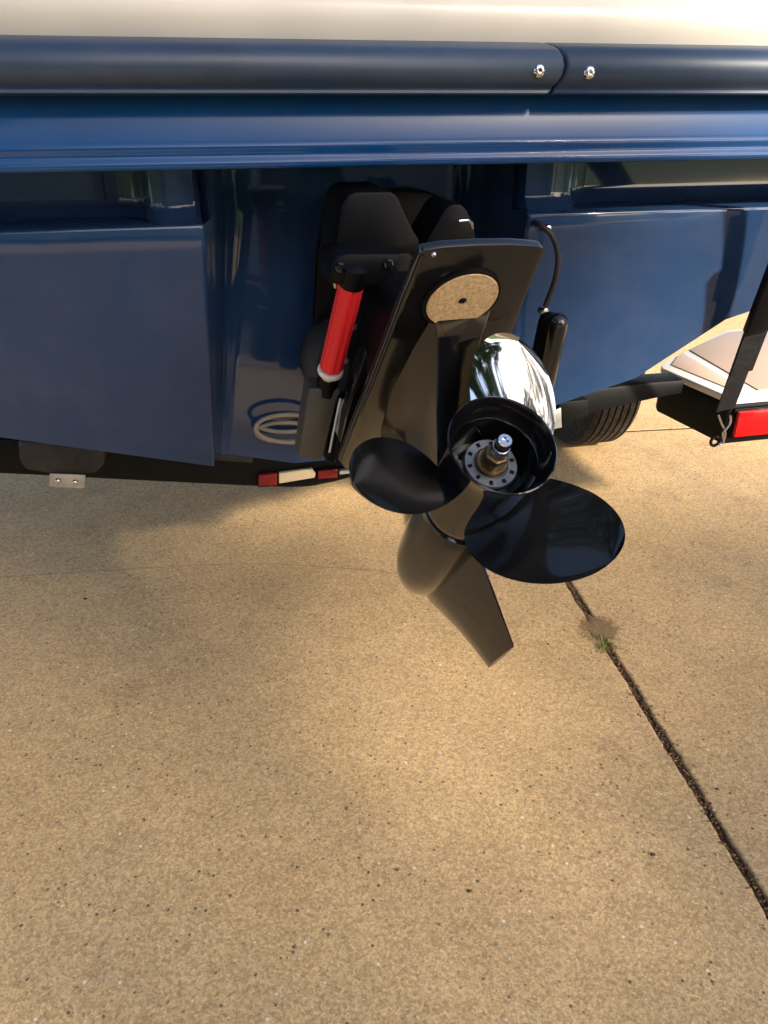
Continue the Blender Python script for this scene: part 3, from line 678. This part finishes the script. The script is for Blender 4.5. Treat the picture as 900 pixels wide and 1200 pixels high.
# ================================================================== TIE-DOWN STRAP
st0 = atb(849, 497, fd-.02); st1 = atb(903, 335, 1.36); 
strap = empty('tie_down_strap', Matrix.Translation(st0), 'black webbing tie-down strap hooked to the fender corner', 'strap')
def ribbon(p, q, w0, w1, th, n=8, sag=.0):
    d = (q-p).normalized(); s_ = (BA-d*BA.dot(d)).normalized(); nn = d.cross(s_); rr = []
    for i in range(n+1):
        t_ = i/n; c = p+(q-p)*t_; w_ = w0+(w1-w0)*t_
        rr.append([c-s_*w_-nn*th, c+s_*w_-nn*th, c+s_*w_+nn*th, c-s_*w_+nn*th])
    return MB().loft(rr)
sA = atb(850, 480, fd-.02)
sE = sA + (st1-sA)*1.8
ribbon(sA, sE, .023, .023, .0018).build('webbing', 'webbing', strap)
ribbon(sA+(st1-sA)*.35-BB*.006, sA+(st1-sA)*.98-BB*.006, .026, .026, .003).build('webbing_fold', 'webbing', strap)
ribbon(sA+(st1-sA)*.70-BB*.014, sA+(st1-sA)*1.25-BB*.02, .034, .034, .010).build('buckle', 'black_satin', strap, bevel=.004)
hk = [(842, 486), (846, 497), (850, 506), (848, 516), (842, 521)]
MB().tube(curve([atb(x, y, fd-.022) for x, y in hk], 6), .0026, 10).build('hook', 'steel', strap)
hk = [(856, 487), (856, 495), (851, 503), (847, 508), (848, 518), (843, 522)]
MB().tube(curve([atb(x, y, fd-.028) for x, y in hk], 6), .0026, 10).build('hook', 'steel', strap)

# ================================================================== BEHIND THE VIEWER: unseen tree added to dapple the sun, more trees and the house (mirrored in the paint)
def leaf_mass(m_, c, rad, n, size):
    for i in range(n):
        d = Vector((random.gauss(0, 1), random.gauss(0, 1), random.gauss(0, 1))).normalized()*rad*random.random()**.5
        p_ = c+Vector((d.x, d.y, d.z*.7)); u = Vector((random.uniform(-1, 1), random.uniform(-1, 1), random.uniform(-.6, .6))).normalized(); v = u.orthogonal().normalized()
        v = (Matrix.Rotation(random.uniform(0, 6.28), 3, u) @ v); w = u.cross(v); L_ = size*random.uniform(.6, 1.2)
        m_.add([p_-v*L_*.5, p_+w*L_*.28, p_+v*L_*.5+u*L_*.1, p_-w*L_*.28], [(0, 1, 2, 3)])
def lit(gx, gy, mg):  # ground spots kept sunlit by gaps in the added crown
    if ((gx-.25)/(.44+mg))**2 + ((gy-1.56)/(.235+mg))**2 < 1: return True
    if gx > -.85-mg and gy > 2.55-mg: return True
    return False
def tree(base, cc, rad, n, label, seed, leaf=.11, per=27, shade=False):
    random.seed(seed)
    t = empty('shade_tree', Matrix.Translation(base), label, 'tree')
    m_ = MB(); cl = []
    if shade:                                    # leaves set along sun rays to shade chosen places, gaps left over lit ones
        k = sdir/sdir.z
        for i in range(n):
            gx = random.uniform(-2.6, 2.4); gy = random.uniform(-.6, 3.4)
            if lit(gx, gy, .03): continue
            c = Vector((gx, gy, 0)) + k*random.uniform(3.7, 5.0); cl.append(c); leaf_mass(m_, c, .16, 9, leaf)
        for i in range(60):  # denser leaves added to shade the left hull and drive bay
            gx = random.uniform(-2.5, -1.0); gy = random.uniform(2.3, 3.4); c = Vector((gx, gy, 0)) + k*random.uniform(3.7, 5.0)
            cl.append(c); leaf_mass(m_, c, .26, 60, leaf)
        for i in range(70):  # extra leaves added for soft shade on the left ground
            gx = random.uniform(-1.15, -.25); gy = random.uniform(1.65, 2.15); c = Vector((gx, gy, 0)) + k*random.uniform(3.7, 5.0)
            cl.append(c); leaf_mass(m_, c, .16, 9, leaf)
        for i in range(60):
            c = cc + Vector((random.uniform(.5, 1)*rad[0], random.uniform(-1, 0)*rad[1], random.uniform(-.6, 1)*rad[2])); cl.append(c); leaf_mass(m_, c, .5, 70, leaf)
    while not shade and len(cl) < n:
        d = Vector((random.uniform(-1, 1), random.uniform(-1, 1), random.uniform(-1, 1)))
        if d.length > 1: continue
        c = cc + Vector((d.x*rad[0], d.y*rad[1], d.z*rad[2])); r_ = random.uniform(.3, .55)
        cl.append(c); leaf_mass(m_, c, r_, per, leaf)
    m_.build('crown', 'leaf', t, smooth=0)
    top_ = cc + Vector((0, 0, -.2*rad[2])); mb_ = MB()
    tk = curve([base, base*.6+top_*.4-Vector((0, 0, .3))+Vector((.15, .1, 0)), top_], 6)
    mb_.tube(tk, [.19-.13*i/(len(tk)-1) for i in range(len(tk))], 12)
    for c in cl[::(25 if shade else 5)]:
        p_ = tk[int(len(tk)*.55)]; mb_.tube(curve([p_, (p_+c)*.5-Vector((0, 0, .15)), c], 4), [(.03 if shade else .06)-(.022 if shade else .045)*i/8 for i in range(9)], 7)
    mb_.build('trunk', 'bark', t, smooth=50)
tree(Vector((7.4, -5.2, -.07)), Vector((5.4, -4.4, 4.6)), (2.9, 2.6, 1.0), 1150, 'unseen airy tree added behind the viewer to dapple the light', 3, shade=True)
tree(Vector((-4.4, -3.6, -.07)), Vector((-3.4, -1.7, 6.3)), (2.6, 2.4, 1.9), 130, 'unseen leafy tree added left of the driveway to darken the blade reflection', 5, .20, 90)  # added where the lower right blade mirrors it, so the blade looks dark
tree(Vector((-2.5, -7.2, -.07)), Vector((-2.5, -6.9, 6.0)), (2.6, 1.8, 2.2), 100, 'tall leafy tree between the driveway and the house', 8, .24, 100)
tree(Vector((9.4, -.9, -.07)), Vector((9.4, -.9, 3.3)), (1.7, 1.9, 1.7), 70, 'small round tree on the lawn right of the driveway', 11, .22, 90)
tree(Vector((11.5, 2.6, -.07)), Vector((11.5, 2.6, 4.4)), (2.0, 2.0, 2.2), 80, 'taller tree farther right on the lawn', 13, .24, 90)
house = empty('house', Matrix.Translation(E(0, -9)), 'beige house with a white garage door behind the viewer', 'house')
def hb(name, u0, u1, v0, v1, z0, z1, mat, par=house, bev=0.0): return MB().box(E(u0, v0)+ZV*z0, E1*(u1-u0), E2*(v1-v0), ZV*(z1-z0)).build(name, mat, par, bevel=bev)
hb('wall', -7, -2.6, -14, -7.5, -.07, 2.9, 'house_siding'); hb('wall', 2.6, 6, -14, -7.5, -.07, 2.9, 'house_siding')
hb('wall', -2.6, 2.6, -14, -7.5, 2.2, 2.9, 'house_siding')
gd = hb('garage_door', -2.6, 2.6, -7.72, -7.66, -.05, 2.2, 'house_trim')
for i in range(4):
    for j in range(8): hb('door_panel', -2.5+j*.63, -2.5+j*.63+.57, -7.66, -7.64, .04+i*.54, .04+i*.54+.44, 'house_trim', gd, .006)
for u in (-5.6, 3.6):
    wd = hb('window', u, u+1.3, -7.5, -7.44, 1.0, 2.2, 'house_trim'); hb('pane', u+.08, u+.61, -7.45, -7.42, 1.08, 2.12, 'window_glass', wd); hb('pane', u+.69, u+1.22, -7.45, -7.42, 1.08, 2.12, 'window_glass', wd)
rf = MB().prism([E(-7.5, -7.0)+ZV*2.85, E(-7.5, -10.8)+ZV*4.7, E(-7.5, -14.6)+ZV*2.85], E1*14.0).build('roof', 'shingle', house)
